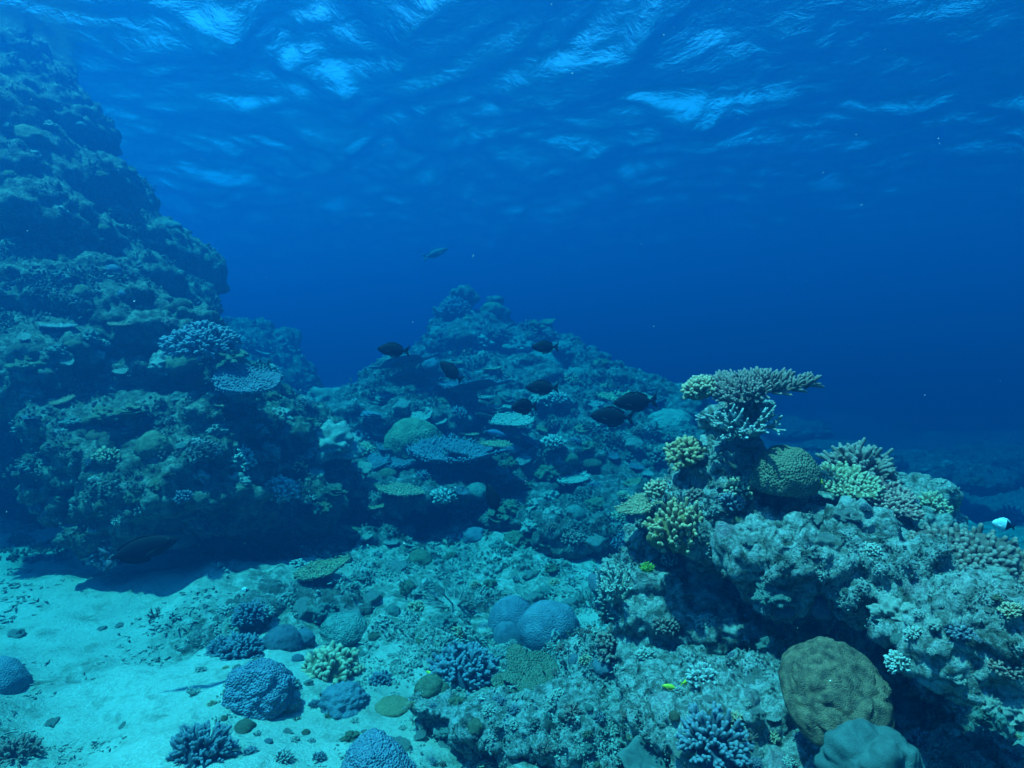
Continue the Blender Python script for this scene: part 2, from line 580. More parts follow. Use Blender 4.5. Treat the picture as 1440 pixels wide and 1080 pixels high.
def ground_h(x, y):
    p = np.stack([x, y, np.zeros_like(x)], 1)
    h = 0.10 * fbm(p * 0.55, 3, 71) + 0.06 * fbm(p * 1.9, 4, 72)
    rub = rubble_cover(x, y)
    h = h + rub * (0.14 * (0.6 - worley(p * 4.5, 73)) + 0.06 * (0.6 - worley(p * 11, 74)) + 0.02 * (0.6 - worley(p * 26, 76)))
    h = h + 0.010 * fbm(p * 11, 3, 77)
    mound = np.exp(-(((x + 3.1) / 0.9) ** 2 + ((y - 5.0) / 0.45) ** 2))
    h = h + 0.16 * mound
    far = np.clip((x - 2.0) / 8, 0, 1) * np.clip((y - 4) / 8, 0, 1)
    return h - (1.7 - 0.6 * fbm(p * 0.22 + 3, 3, 79)) * far


def sinh_axis(n, lo, hi, c, k):
    a0, a1 = math.asinh((lo - c) / k), math.asinh((hi - c) / k)
    return c + k * np.sinh(np.linspace(a0, a1, n))


gx = sinh_axis(520, -70, 70, -0.8, 3.4)
gy = sinh_axis(480, -70, 75, 4.3, 2.6)
GX, GY = np.meshgrid(gx, gy)
gz = ground_h(GX.ravel(), GY.ravel())
nx, ny = len(gx), len(gy)
gf = [(j * nx + i, j * nx + i + 1, (j + 1) * nx + i + 1, (j + 1) * nx + i) for j in range(ny - 1) for i in range(nx - 1)]
seabed = link('seabed', sbm := np_mesh('seabed', np.stack([GX.ravel(), GY.ravel(), gz], 1), gf, M['sand']))
_at = sbm.attributes.new('rubble', 'FLOAT', 'POINT')
_at.data.foreach_set('value', np.clip(rubble_cover(GX.ravel(), GY.ravel()) * 1.6 - .2, 0, 1).astype(np.float32))
tag(seabed, 'pale sandy seabed strewn with coral rubble', 'seabed', kind='structure')

# ------------------------------------------------------------------ water surface seen from below
wx = sinh_axis(420, -75, 75, -1, 7.0)
wy = sinh_axis(460, -75, 75, 9, 6.0)
WX, WY = np.meshgrid(wx, wy)
X, Y = WX.ravel(), WY.ravel()
rng = np.random.default_rng(5)
warp = np.stack([X, Y, 0 * X], 1)
X2 = X + 0.9 * vnoise(warp * 0.3, 91) + 0.25 * vnoise(warp * 1.1, 92)
Y2 = Y + 0.9 * vnoise(warp * 0.3 + 9, 93) + 0.25 * vnoise(warp * 1.1 + 4, 94)
Z = np.zeros_like(X)
for k in range(46):
    lam = 0.45 * (6.0 / 0.45) ** rng.random()
    th = rad(5) + rng.normal(0, 0.65)
    ph = rng.random() * 6.28
    A = 0.0096 * lam ** 0.7 * (0.5 + rng.random())
    Z += A * np.sin((X2 * math.cos(th) + Y2 * math.sin(th)) * 2 * math.pi / lam + ph)
nx, ny = len(wx), len(wy)
gf = [(j * nx + i, j * nx + i + 1, (j + 1) * nx + i + 1, (j + 1) * nx + i) for j in range(ny - 1) for i in range(nx - 1)]
mw = bpy.data.materials.new('water_surface')
mw.use_nodes = True
n = mw.node_tree
n.nodes.clear()
out = n.nodes.new('ShaderNodeOutputMaterial')
fr = n.nodes.new('ShaderNodeFresnel')
fr.inputs['IOR'].default_value = 1.24
tr = n.nodes.new('ShaderNodeBsdfTransparent')
gl = n.nodes.new('ShaderNodeBsdfGlossy')
gl.inputs['Roughness'].default_value = 0.25
mx = n.nodes.new('ShaderNodeMixShader')
bp = n.nodes.new('ShaderNodeBump')
bp.inputs['Strength'].default_value = 0.75
bp.inputs['Distance'].default_value = 0.06
cv = coords(n)
mp = n.nodes.new('ShaderNodeMapping')
mp.inputs['Rotation'].default_value = (0, 0, rad(-6))
mp.inputs['Scale'].default_value = (1.3, 1.0, 1.0)
n.links.new(cv, mp.inputs[0])
nz = noise_node(n, mp.outputs[0], 2.6, 5, 0.6, 0.8)
n2 = noise_node(n, cv, 11.0, 4, 0.7)
ma = n.nodes.new('ShaderNodeMath')
ma.operation = 'MULTIPLY_ADD'
ma.inputs[1].default_value = 0.22
n.links.new(n2, ma.inputs[0])
n.links.new(nz, ma.inputs[2])
n.links.new(ma.outputs[0], bp.inputs['Height'])
n.links.new(bp.outputs[0], fr.inputs['Normal'])
n.links.new(bp.outputs[0], gl.inputs['Normal'])
n.links.new(fr.outputs[0], mx.inputs[0])
n.links.new(tr.outputs[0], mx.inputs[1])
n.links.new(gl.outputs[0], mx.inputs[2])
n.links.new(mx.outputs[0], out.inputs[0])
water = link('water', np_mesh('water', np.stack([X, Y, SURF_Z + Z], 1), gf, mw))
tag(water, 'rippled underside of the bright sea surface', 'sea surface', kind='structure')

# ------------------------------------------------------------------ the water body: one closed box of even density
hb = MB()
x0, x1, y0, y1, z0, z1 = -78, 78, -78, 84, -4.0, SURF_Z + 1.0
hb.v = [Vector(p) for p in ((x0, y0, z0), (x1, y0, z0), (x1, y1, z0), (x0, y1, z0), (x0, y0, z1), (x1, y0, z1), (x1, y1, z1), (x0, y1, z1))]
hb.t = [0] * 8
hb.f = [(0, 3, 2, 1), (4, 5, 6, 7), (0, 1, 5, 4), (1, 2, 6, 5), (2, 3, 7, 6), (3, 0, 4, 7)]
mh = bpy.data.materials.new('haze')
mh.use_nodes = True
n = mh.node_tree
n.nodes.clear()
out = n.nodes.new('ShaderNodeOutputMaterial')
pv = n.nodes.new('ShaderNodeVolumePrincipled')
pv.inputs['Density'].default_value = DENS
pv.inputs['Anisotropy'].default_value = PHASE_G
scol = [s / DENS for s in SCAT]
acol = [(1 - min(1, a / (DENS * (1 - s)))) ** 2 for a, s in zip(ABSO, scol)]
pv.inputs['Color'].default_value = (*scol, 1)
pv.inputs['Absorption Color'].default_value = (*acol, 1)
n.links.new(pv.outputs[0], out.inputs['Volume'])
hme = hb.mesh('haze', mh)
hme.polygons.foreach_set('use_smooth', [False] * 6)
haze = link('haze', hme)
tag(haze, 'clear blue sea water filling the scene', 'water', kind='stuff')

# ------------------------------------------------------------------ where a photo pixel meets the reef
dg = bpy.context.evaluated_depsgraph_get()
_tv, _tf, _off, _tn = [], [], 0, []
for o in (outcrop, cliff, wall, hill, seabed):
    vv = get_v(o.data)
    _tv.append(vv)
    _tf += [tuple(i + _off for i in p.vertices) for p in o.data.polygons]
    _off += len(vv)
BVH = BVHTree.FromPolygons(np.concatenate(_tv).tolist(), _tf)


def hit(px, py):
    d = ray(px, py)
    loc, nor, idx, dist = BVH.ray_cast(CAM, d.normalized())
    if loc is None:
        return None, None, None
    if nor.dot(d) > 0:
        nor = -nor
    return loc, nor, to_px(loc)[2]


# ------------------------------------------------------------------ coral builders (unit size, base at the origin, +z up)
def fib_dirs(nf, zmin, R):
    out_ = []
    ga = math.pi * (3 - math.sqrt(5))
    for k in range(nf):
        z = 1 - (1 - zmin) * (k + 0.5) / nf
        r = math.sqrt(max(0, 1 - z * z))
        a = k * ga + R.uniform(-.25, .25)
        d = Vector((r * math.cos(a), r * math.sin(a), z)) + Vector((R.uniform(-1, 1), R.uniform(-1, 1), R.uniform(-1, 1))) * 0.10
        out_.append(d.normalized())
    return out_


def lump(mb, sub, rx, ry, rz, seed, amp=0.2, fr=1.6, kn=0.0, knf=4.0, zoff=0.0, flat=-0.35, tip=0.0):
    iv, jf = ico(sub)
    h = 1 + amp * fbm(iv * fr + seed * 3.1, 3, seed)
    if kn:
        h = h + kn * (0.6 - worley(iv * knf + seed, seed))
    p = iv * h[:, None] * np.array((rx, ry, rz))
    p[:, 2] = np.maximum(p[:, 2], flat * rz)
    p[:, 2] += zoff
    st = len(mb.v)
    mb.v += [Vector(q) for q in p.tolist()]
    mb.t += [tip] * len(p)
    mb.f += [tuple(i + st for i in f) for f in jf]


def me_dome(seed, mat, sub=5, amp=0.12, kn=0.10, knf=3.2, rz=0.75, fr=1.3):
    mb = MB()
    lump(mb, sub, 1, 1, rz, seed, amp, fr, kn, knf)
    return mb.mesh('dome_coral', mat)


def me_brain(seed, mat):
    """round cushion with irregular rounded knolls running into each other"""
    mb = MB()
    iv, jf = ico(6)
    q = iv + 0.16 * np.stack([vnoise(iv * 2.4, seed), vnoise(iv * 2.4, seed + 1), vnoise(iv * 2.4, seed + 2)], 1)
    k = 0.62 - worley(q * np.array((3.0, 3.6, 3.0)) + seed, seed) + .35
    side = np.clip((iv[:, 2] - 0.25) / 0.5, 0.1, 1)
    p = iv * (1 + 0.04 * fbm(iv * 1.5, 3, seed) + 0.34 * (k - .35) * side)[:, None] * np.array((1, 1, .8))
    p[:, 2] = np.maximum(p[:, 2], -.28)
    mb.v = [Vector(a) for a in p.tolist()]
    mb.t = [0] * len(p)
    mb.f = list(jf)
    return mb.mesh('brain_coral', mat)


def me_bushy(seed, mat, nf=90, fl=0.42, r=0.075, rz=0.8, core=0.62, split=2, zmin=-0.05, sides=5):
    R = random.Random(seed)
    mb = MB()
    lump(mb, 3, core, core, core * rz, seed, 0.15)
    for d in fib_dirs(nf, zmin, R):
        d2 = Vector((d.x, d.y, d.z * rz))
        L = fl * R.uniform(0.75, 1.2)
        k = 1 + 0.15 * math.sin(seed + 3 * d.x + 2 * d.y * 3)
        base = d2 * (core * 0.85 * k)
        e = mb.finger(base, (d + Vector((0, 0, 0.35))).normalized(), L, r * 1.15, r * 0.85, sides, 2)
        for q in range(split):
            jd = (d + Vector((R.uniform(-1, 1), R.uniform(-1, 1), R.uniform(-.6, 1))) * 0.75).normalized()
            mb.finger(base + (e - base) * R.uniform(0.35, 0.7), jd, L * R.uniform(.4, .6), r * 0.9, r * 0.7, sides, 1, None, 0.3)
    return mb.mesh('bushy_coral', mat)


def disc_outline(R, lob=0.16, k=3):
    ph = [R.uniform(0, 6.28) for _ in range(5)]
    am = [lob * R.uniform(0.4, 1) / (1 + 0.35 * q) for q in range(5)]
    return lambda a: 1 + sum(am[q] * math.sin((q + 1 + (k > 3)) * a + ph[q]) for q in range(5))


def table_parts(seed, nf=220, r=0.032, fl=0.16, thick=0.07, cup=0.12, lob=0.16, hgt=0.45, sides=5, outward=0.9, up=0.8):
    """returns MBs: stalk, plate, branchlets; unit plate radius, plate underside at z = hgt"""
    R = random.Random(seed)
    ol = disc_outline(R, lob)
    st, pl, br = MB(), MB(), MB()
    nseg = 14
    pts = []
    for j, (t, rr) in enumerate(((0, .30), (.25, .22), (.6, .22), (.85, .34), (1.0, .62))):
        for i in range(nseg):
            a = 2 * math.pi * i / nseg
            q = rr * (1 + .18 * math.sin(3 * a + seed) + .1 * math.sin(5 * a + j))
            pts.append((q * math.cos(a), q * math.sin(a), t * hgt + 0.02 * math.sin(a * 4 + j) - (0.12 if j == 0 else 0)))
    st.grid_surface(pts, nseg, 5, True)
    nu = 48
    rings = [(0.0, 0.0), (0.35, 0.0), (0.7, 0.0), (0.93, 0.02), (1.0, 0.5), (0.94, 1.0), (0.7, 1.0), (0.35, 1.0), (0.0, 1.0)]
    pts = []
    for (q, z) in rings:
        for i in range(nu):
            a = 2 * math.pi * i / nu
            rr = max(q, 0.002) * ol(a)
            zz = hgt + cup * rr * rr + z * thick + 0.03 * math.sin(2 * a + seed) * q
            zz += 0.02 * math.sin(7 * rr + 3 * a)
            pts.append((rr * math.cos(a), rr * math.sin(a), zz))
    pl.grid_surface(pts, nu, len(rings), True)
    ga = math.pi * (3 - math.sqrt(5))
    for k in range(nf):
        q = math.sqrt((k + 0.5) / nf)
        a = k * ga + R.uniform(-.2, .2)
        rr = q * ol(a) * R.uniform(0.94, 1.03)
        x, y = rr * math.cos(a), rr * math.sin(a)
        z = hgt + cup * rr * rr + thick * 0.6 + 0.03 * math.sin(2 * a + seed) * q
        d = Vector((math.cos(a) * outward * q ** 2 + R.uniform(-.3, .3), math.sin(a) * outward * q ** 2 + R.uniform(-.3, .3), up + 0.2))
        L = fl * R.uniform(.7, 1.25)
        e = br.finger(Vector((x, y, z)), d, L, r * 1.1, r * .8, sides, 2)
        if R.random() < 0.6:
            jd = d.normalized() + Vector((R.uniform(-1, 1), R.uniform(-1, 1), R.uniform(-.3, .5))) * 0.8
            br.finger(Vector((x, y, z)) + d.normalized() * L * 0.35, jd, L * .55, r * .9, r * .7, sides, 1, None, .3)
        if q > 0.86:          # rim branchlets poke sideways and a little down
            d = Vector((math.cos(a), math.sin(a), R.uniform(-.25, .5)))
            br.finger(Vector((x, y, z - thick * 0.3)) * 1.0, d, L * .9, r * 1.1, r * .8, sides, 2)
    return st, pl, br


def me_table(seed, mat, **kw):
    a, p, b = table_parts(seed, **kw)
    mb = MB()
    for q in (a, p, b):
        st = len(mb.v)
        mb.v += q.v
        mb.t += q.t
        mb.f += [tuple(i + st for i in f) for f in q.f]
    return mb.mesh('table_coral', mat)


def me_staghorn(seed, mat, nb=16, L=0.55, r=0.06, up=0.7, depth=2, sides=6, spread=1.0, twigs=3):
    R = random.Random(seed)
    mb = MB()
    lump(mb, 3, .4, .4, .22, seed, .2)

    def grow(p, d, l, rr, dep):
        bend = Vector((R.uniform(-1, 1), R.uniform(-1, 1), R.uniform(0, 1))) * l * 0.18
        e = mb.finger(p, d, l, rr, rr * .62, sides, 3, bend)
        if dep > 0:
            for q in range(twigs):
                t = R.uniform(.3, .9)
                pp = p + d.normalized() * l * t + bend * t * t
                nd = d.normalized() + Vector((R.uniform(-1, 1), R.uniform(-1, 1), R.uniform(-.2, .9))) * .85
                grow(pp, nd.normalized(), l * R.uniform(.4, .65), rr * .72, dep - 1)

    for k in range(nb):
        a = 2 * math.pi * k / nb + R.uniform(-.3, .3)
        s = R.uniform(.15, 1) * spread
        d = Vector((math.cos(a) * s, math.sin(a) * s, up + R.uniform(-.2, .4))).normalized()
        grow(Vector((math.cos(a) * .2 * s, math.sin(a) * .2 * s, .05)), d, L * R.uniform(.75, 1.2), r, depth)
    return mb.mesh('staghorn_coral', mat)


def me_fingers(seed, mat, nf=110, fl=0.5, r=0.06, rx=.7, ry=.6, rz=.6):
    """leathery finger coral: clumps of thick upright fingers off a lumpy base"""
    R = random.Random(seed)
    mb = MB()
    lump(mb, 4, rx, ry, rz, seed, .25, 1.8, .15, 3)
    for d in fib_dirs(nf, -.25, R):
        base = Vector((d.x * rx, d.y * ry, d.z * rz)) * R.uniform(.8, 1.0)
        dd = (d * .75 + Vector((R.uniform(-.3, .3), R.uniform(-.3, .3), .75))).normalized()
        L = fl * R.uniform(.45, 1.1)
        e = mb.finger(base, dd, L, r * R.uniform(.9, 1.2), r * .85, 6, 3, Vector((R.uniform(-.06, .06), R.uniform(-.06, .06), 0.05)))
        for q in range(R.choice((0, 1, 1, 2))):
            jd = dd + Vector((R.uniform(-1, 1), R.uniform(-1, 1), R.uniform(0, .7))) * .7
            mb.finger(base + dd * L * R.uniform(.3, .7), jd, L * R.uniform(.3, .5), r * .9, r * .75, 6, 2, None, .3)
    return mb.mesh('finger_coral', mat)


def me_plate(seed, mat, tiers=3):
    """thin leafy plates in overlapping tiers"""
    R = random.Random(seed)
    mb = MB()
    lump(mb, 3, .45, .45, .35, seed, .2)
    for k in range(tiers):
        ol = disc_outline(R, .22, 4)
        z = .2 + .22 * k
        ox, oy = R.uniform(-.25, .25), R.uniform(-.25, .25)
        sc = 1 - .22 * k
        nu = 40
        pts = []
        for (q, zz) in ((.05, -.05), (.5, -.04), (.95, 0.0), (1.0, .025), (.95, .05), (.5, .03), (.05, .03)):
            for i in range(nu):
                a = 2 * math.pi * i / nu
                rr = q * ol(a) * sc
                pts.append((ox + rr * math.cos(a), oy + rr * math.sin(a), z + zz + .16 * rr * rr + .05 * q * math.sin(5 * a + k)))
        mb.grid_surface(pts, nu, 7, True)
    return mb.mesh('plate_coral', mat)


def me_rock(seed, mat, sub=4):
    mb = MB()
    lump(mb, sub, 1, .85, .65, seed, .45, 1.4, .22, 2.6)
    return mb.mesh('rock', mat)


def me_soft(seed, mat):
    """leather coral: a stalked cap with a folded rim"""
    mb = MB()
    nu = 64
    pts, tp = [], []
    for (q, z) in ((.35, -.2), (.4, .1), (.55, .3), (.9, .42), (1.0, .5), (.95, .58), (.7, .56), (.4, .5), (.15, .46), (.01, .45)):
        for i in range(nu):
            a = 2 * math.pi * i / nu
            fold = q ** 2 * .17 * math.sin(4 * a + seed + 2.5 * q) + q * .10 * math.sin(7 * a + 1 + seed - 3 * q) - .12 * (1 - q)
            rr = q * (1 + .12 * math.sin(3 * a + seed) + .05 * math.sin(7 * a))
            pts.append((rr * math.cos(a), rr * math.sin(a), z + fold))
            tp.append(.5 if q > .93 else 0)
    mb.grid_surface(pts, nu, 10, True, tp)
    return mb.mesh('soft_coral', mat)


# ------------------------------------------------------------------ placing
LAND = []           # (px, py, phrase) of the large corals, for telling the small ones apart
THINGS = []


def orient(nor, up_w=0.65, spin=0.0, tilt=None):
    z = Vector((0, 0, 1)) * up_w + Vector(nor) * (1 - up_w)
    if tilt is not None:
        z = z + Vector(tilt)
    z.normalize()
    x = Vector((math.cos(spin), math.sin(spin), 0))
    y = z.cross(x).normalized()
    x = y.cross(z)
    return Matrix((x, y, z)).transposed().to_4x4()


def put(name, me, px, py, wpx, label, cat, d=None, up_w=0.65, spin=0.0, tilt=None, sink=0.08, squash=(1, 1, 1), group=None, land=None, unit=2.0, loc=None, nor=None):
    """stand a coral of photo width wpx with its BASE at the reef point seen at (px, py)"""
    if loc is None:
        l, nr, dd = hit(px, py)
        if d is not None:
            l, nr, dd = P(px, py, d), Vector((0, -.3, 1)), d
        if l is None:
            return None
    else:
        l, nr, dd = loc, nor, to_px(loc)[2]
    s = wpx / F * dd / unit
    mat4 = orient(nr, up_w, spin, tilt)
    o = link(name, me)
    o.matrix_world = Matrix.Translation(l) @ mat4 @ Matrix.Diagonal((s * squash[0], s * squash[1], s * squash[2], 1))
    o.location = o.location - (mat4.to_3x3() @ Vector((0, 0, 1))) * (sink * s)
    tag(o, label, cat, group)
    THINGS.append(o)
    if land:
        LAND.append((px, py, land))
    return o


def put_table(px, py, wpx, seed, mat, label, d=None, group=None, tilt=None, spin=0.0, land=None, squash=1.0, up_w=.8, **kw):
    """table coral with its stalk, plate and branchlets as parts"""
    l, nr, dd = hit(px, py)
    if d is not None:
        l, nr, dd = P(px, py, d), Vector((0, 0, 1)), d
    s = wpx / F * dd / 2.1
    root = bpy.data.objects.new('table_coral', None)
    root.empty_display_size = 0.1
    COL.objects.link(root)
    root.matrix_world = Matrix.Translation(l) @ orient(nr, up_w, spin, tilt) @ Matrix.Diagonal((s, s * squash, s, 1))
    a, p, b = table_parts(seed, **kw)
    link('stalk', a.mesh('stalk', M['rock_near']), root)
    st = len(p.v)
    p.v += b.v
    p.t += b.t
    p.f += [tuple(i + st for i in f) for f in b.f]
    link('plate', p.mesh('plate', mat), root)
    tag(root, label, 'coral', group)
    THINGS.append(root)
    if land:
        LAND.append((px, py, land))
    return root


#@HERO@
# --- near outcrop
put_table(1048, 555, 114, 3, M['brown'], 'big brown table coral of pale tipped knobs crowning the near outcrop', d=3.05, tilt=(-.22, -.2, 0), land='crowning brown table coral', nf=300, r=.042, fl=.32, hgt=.14, lob=.42, cup=-.02, up=.6)
put('bushy_coral', me_bushy(11, M['tan'], 70, .4, .095), 984, 550, 56, 'rounded tan bushy coral tucked beside the crowning brown table coral', 'coral', d=3.08, up_w=.8, tilt=(-.3, -.2, 0), squash=(1, 1, 1.0))
put('staghorn_coral', me_staghorn(12, M['grey_branch'], 24, .6, .075, .12, 2, 6, 1.1), 1046, 600, 122, 'grey antler branched coral spreading just beneath the crowning table coral', 'coral', d=2.95, up_w=.9, tilt=(-.12, -.25, 0), squash=(1, 1, .75), land='grey antler coral')
put('bushy_coral', me_bushy(13, M['yellow'], 70, .42, .10, .8, .6), 966, 640, 66, 'yellow knobbly bushy coral jutting over the edge above the finger coral', 'coral', d=3.15, up_w=.6, tilt=(-.4, -.3, 0), land='yellow knobbly coral')
put('dome_coral', me_dome(14, M['ridged'], 5, .08, .05, 4), 1105, 668, 94, 'large drab green dome coral with fine ridges on the outcrop top', 'coral', d=2.92, up_w=.7, squash=(1, 1, 1.3), land='ridged dome coral')
put('finger_coral', me_fingers(15, M['yellow'], 130, .42, .06), 958, 745, 106, 'big yellow finger coral with blunt upright fingers on the outcrop flank', 'coral', d=3.05, up_w=.7, tilt=(-.2, -.5, 0), land='yellow finger coral')
put('bushy_coral', me_bushy(16, M['tan'], 50, .4, .11), 922, 690, 40, 'small tan bushy coral just above the yellow finger coral', 'coral', d=3.1, up_w=.6, tilt=(-.4, -.2, 0))
put('bushy_coral', me_bushy(17, M['green'], 60, .4, .09), 1036, 690, 52, 'dull green knobbed coral in shade below the grey antler coral', 'coral', d=3.0, up_w=.5, tilt=(-.1, -.5, 0))
put('staghorn_coral', me_bushy(18, M['brown'], 90, .6, .075, .7, .5, 2), 1205, 665, 98, 'dark brown coral with spiky finger tips on the outcrop skyline', 'coral', d=3.2, up_w=.9, land='spiky brown coral')
put_table(1192, 690, 92, 19, M['green'], 'yellow green shelf coral below the spiky brown coral', d=3.0, tilt=(-.05, -.35, 0), land='yellow green shelf coral', nf=170, r=.055, fl=.2, hgt=.2)
put_table(1246, 712, 84, 20, M['pink'], 'pinkish brown shelf coral with radiating branchlets at the outcrop shoulder', d=2.95, tilt=(.1, -.45, 0), land='pinkish shelf coral', nf=160, r=.055, fl=.24, hgt=.2)
put('bushy_coral', me_bushy(21, M['green'], 60, .5, .08, .8, .5), 1312, 715, 56, 'small pale green spiky coral on the far shoulder of the outcrop', 'coral', d=3.1, up_w=.7, tilt=(.3, 0, 0))
put_table(1352, 800, 130, 22, M['brown'], 'broad brown knob coral overhanging the dark hollow', d=2.55, tilt=(-.1, -.42, 0), land='overhanging knob coral', nf=150, r=.062, fl=.2, hgt=.25, lob=.1)
put_table(1432, 815, 100, 23, M['brown'], 'brown knob coral at the frame edge beside the overhanging knob coral', d=2.5, tilt=(.1, -.4, 0), nf=120, r=.066, fl=.2, hgt=.25, lob=.1)
put('brain_coral', me_brain(24, M['brain']), 1180, 966, 150, 'big round brown brain coral with lumpy folds wedged under the ledge', 'coral', d=2.12, up_w=.25, tilt=(-.05, -.55, 0), squash=(1, 1.1, .6), sink=.3, land='round brown brain coral')
put('soft_coral', me_dome(25, M['soft'], 6, .22, .34, 1.7, .8, 1.4), 1238, 1075, 124, 'smooth teal lobed leather coral below the brain coral', 'coral', d=1.92, up_w=.8, tilt=(0, -.35, 0), land='folded leather coral')
put('bushy_coral', me_bushy(26, M['brown'], 70, .42, .09), 862, 908, 58, 'brown pale tipped bushy coral on the inner foot of the outcrop', 'coral', up_w=.6, tilt=(-.2, -.3, 0), land='brown bushy coral')
put('staghorn_coral', me_staghorn(27, M['pale'], 22, .6, .07, .7, 2), 868, 835, 86, 'pale lacy branched coral clinging to the inner edge of the outcrop', 'coral', up_w=.6, tilt=(-.2, -.3, 0), land='pale lacy coral')
put('dome_coral', me_dome(28, M['grey'], 4), 848, 936, 30, 'small grey dome coral just below the brown bushy coral', 'coral', up_w=.7)
put('bushy_coral', me_bushy(29, M['dark'], 120, .4, .06, .55), 1005, 1050, 120, 'low dark blue coral of many short fingers near the lower frame edge', 'coral', up_w=.6, tilt=(0, -.3, 0), land='low dark finger coral')
put('soft_coral', me_soft(30, M['soft']), 905, 1075, 66, 'lumpy teal leather coral at the lower edge beside the low dark coral', 'coral', up_w=.8)
put('algae_tuft', me_fingers(31, M['algae'], 50, .5, .07), 910, 800, 22, 'bright green algae tuft under the yellow finger coral', 'algae', d=2.95, up_w=.8)

# --- foreground sand
put('dome_coral', me_dome(41, M['blue'], 6, .24, .14, 4, .95, 1.1), 366, 975, 92, 'bright blue dome coral on the pale sand', 'coral', up_w=.8, land='bright blue dome coral')
put('bushy_coral', me_bushy(42, M['tan'], 120, .3, .085, .9, .7), 466, 945, 92, 'tan knobbed bushy coral between the two rounded blue corals', 'coral', up_w=.8, land='tan knobbed coral')
put('dome_coral', me_dome(43, M['grey'], 6, .14, .22, 3.6, .95), 486, 990, 66, 'lumpy grey blue dome coral casting a soft shadow on sand', 'coral', up_w=.8, land='lumpy grey dome coral')
put('dome_coral', me_dome(44, M['blue'], 6, .14, .12, 5, .95, 1.1), 531, 1085, 104, 'large blue pimpled dome coral cut by the lower frame edge', 'coral', up_w=.8, land='lower blue dome coral')
put('bushy_coral', me_bushy(45, M['dark'], 140, .35, .06, .8), 340, 918, 74, 'dark blue bristly bushy coral behind the bright blue dome', 'coral', up_w=.8, land='dark bristly coral')
put('bushy_coral', me_bushy(46, M['dark'], 110, .35, .06, .8), 312, 915, 52, 'smaller dark bristly coral at the sand edge', 'coral', up_w=.8)
put('bushy_coral', me_bushy(47, M['dark'], 110, .35, .06, .8), 352, 868, 58, 'dark bristly coral topmost of the dark clump by the sand', 'coral', up_w=.8)
put('dome_coral', me_dome(48, M['violet'], 5, .1, .1, 4, .9), 395, 905, 56, 'dull violet dome coral just behind the bright blue dome', 'coral', up_w=.8)
put('dome_coral', me_dome(49, M['teal'], 5, .14, .05, 2, .8), 482, 885, 66, 'smooth teal dome coral behind the tan knobbed coral', 'coral', up_w=.8, land='smooth teal dome')
put('dome_coral', me_dome(50, M['grey'], 4), 427, 897, 32, 'egg shaped grey coral behind the tan knobbed coral', 'coral', up_w=.8, squash=(1, .8, 1.1))
put('dome_coral', me_dome(51, M['grey'], 4), 418, 926, 18, 'tiny grey dome coral between the bright blue dome and the tan coral', 'coral', up_w=.8)
put('bushy_coral', me_bushy(52, M['dark'], 190, .34, .055, .75, .68), 652, 948, 112, 'wide dark bushy coral in the middle of the sand gully', 'coral', up_w=.8, land='wide dark bushy coral')
put('dome_coral', me_dome(53, M['olive'], 4, .1), 603, 965, 42, 'olive dome coral hugging the wide dark bushy coral', 'coral', up_w=.8)
for k, (px, py, w_) in enumerate(((722, 880, 70), (770, 885, 92), (715, 893, 44))):
    put('dome_coral', me_dome(54 + k, M['grey'], 5, .10, .0, 2, 1.0, 1.0), px, py, w_, ('dark smooth lobe behind the flat plate coral, tallest of three', 'widest dark smooth lobe of the three by the flat plate coral', 'smallest dark smooth lobe at the foot of the two larger lobes')[k], 'coral', up_w=.85,
        squash=(1, .9, (1.25, 1.0, 1.1)[k]), group='three dark smooth lobes', land=('dark smooth lobes' if k == 1 else None))
put('plate_coral', me_plate(57, M['ridged'], 2), 742, 960, 84, 'upturned olive plate coral standing beside the wide dark bushy coral', 'coral', up_w=.7, tilt=(.1, -.4, 0), land='upturned olive plate coral')
put('dome_coral', me_dome(58, M['green'], 5, .05, .06, 7, .3), 552, 993, 52, 'flat round green coral lying on the open sand', 'coral', up_w=.9, sink=.02, land='flat green coral')
put_table(452, 815, 80, 59, M['green'], 'small oblong green table coral perched before the shaded slope foot', squash=.6, tilt=(-.15, -.2, 0), land='oblong green table coral', nf=230, r=.035, fl=.1, hgt=.3)
put('bushy_coral', me_bushy(60, M['dark'], 90, .45, .06, .8), 283, 1060, 96, 'dark ragged bushy coral alone on the bright sand', 'coral', up_w=.8, land='ragged dark coral')
put('bushy_coral', me_bushy(61, M['brown'], 70, .4, .06, .6), 25, 1060, 70, 'brown bushy coral in the sand at the bottom corner', 'coral', up_w=.8)
put('dome_coral', me_dome(62, M['grey'], 5, .05, .03, 4, 1.0), -8, 965, 86, 'big round dark boulder coral half cut off by the frame edge', 'coral', up_w=.85)
put('staghorn_coral', me_staghorn(63, M['stick'], 14, .8, .035, .15, 1, 5, 1.2), 640, 850, 80, 'flattened tangle of dead coral sticks on the sand', 'dead coral', up_w=.9, land='dead coral sticks')
put('staghorn_coral', me_staghorn(64, M['stick'], 12, .8, .04, .15, 1, 5, 1.2), 580, 830, 60, 'loose dead coral branches lying before the slope foot', 'dead coral', up_w=.9)
put('staghorn_coral', me_staghorn(65, M['stick'], 14, .7, .04, .5, 2, 5, 1.), 825, 850, 50, 'thin bare branched coral between the dark lobes and pale lacy coral', 'coral', up_w=.8)

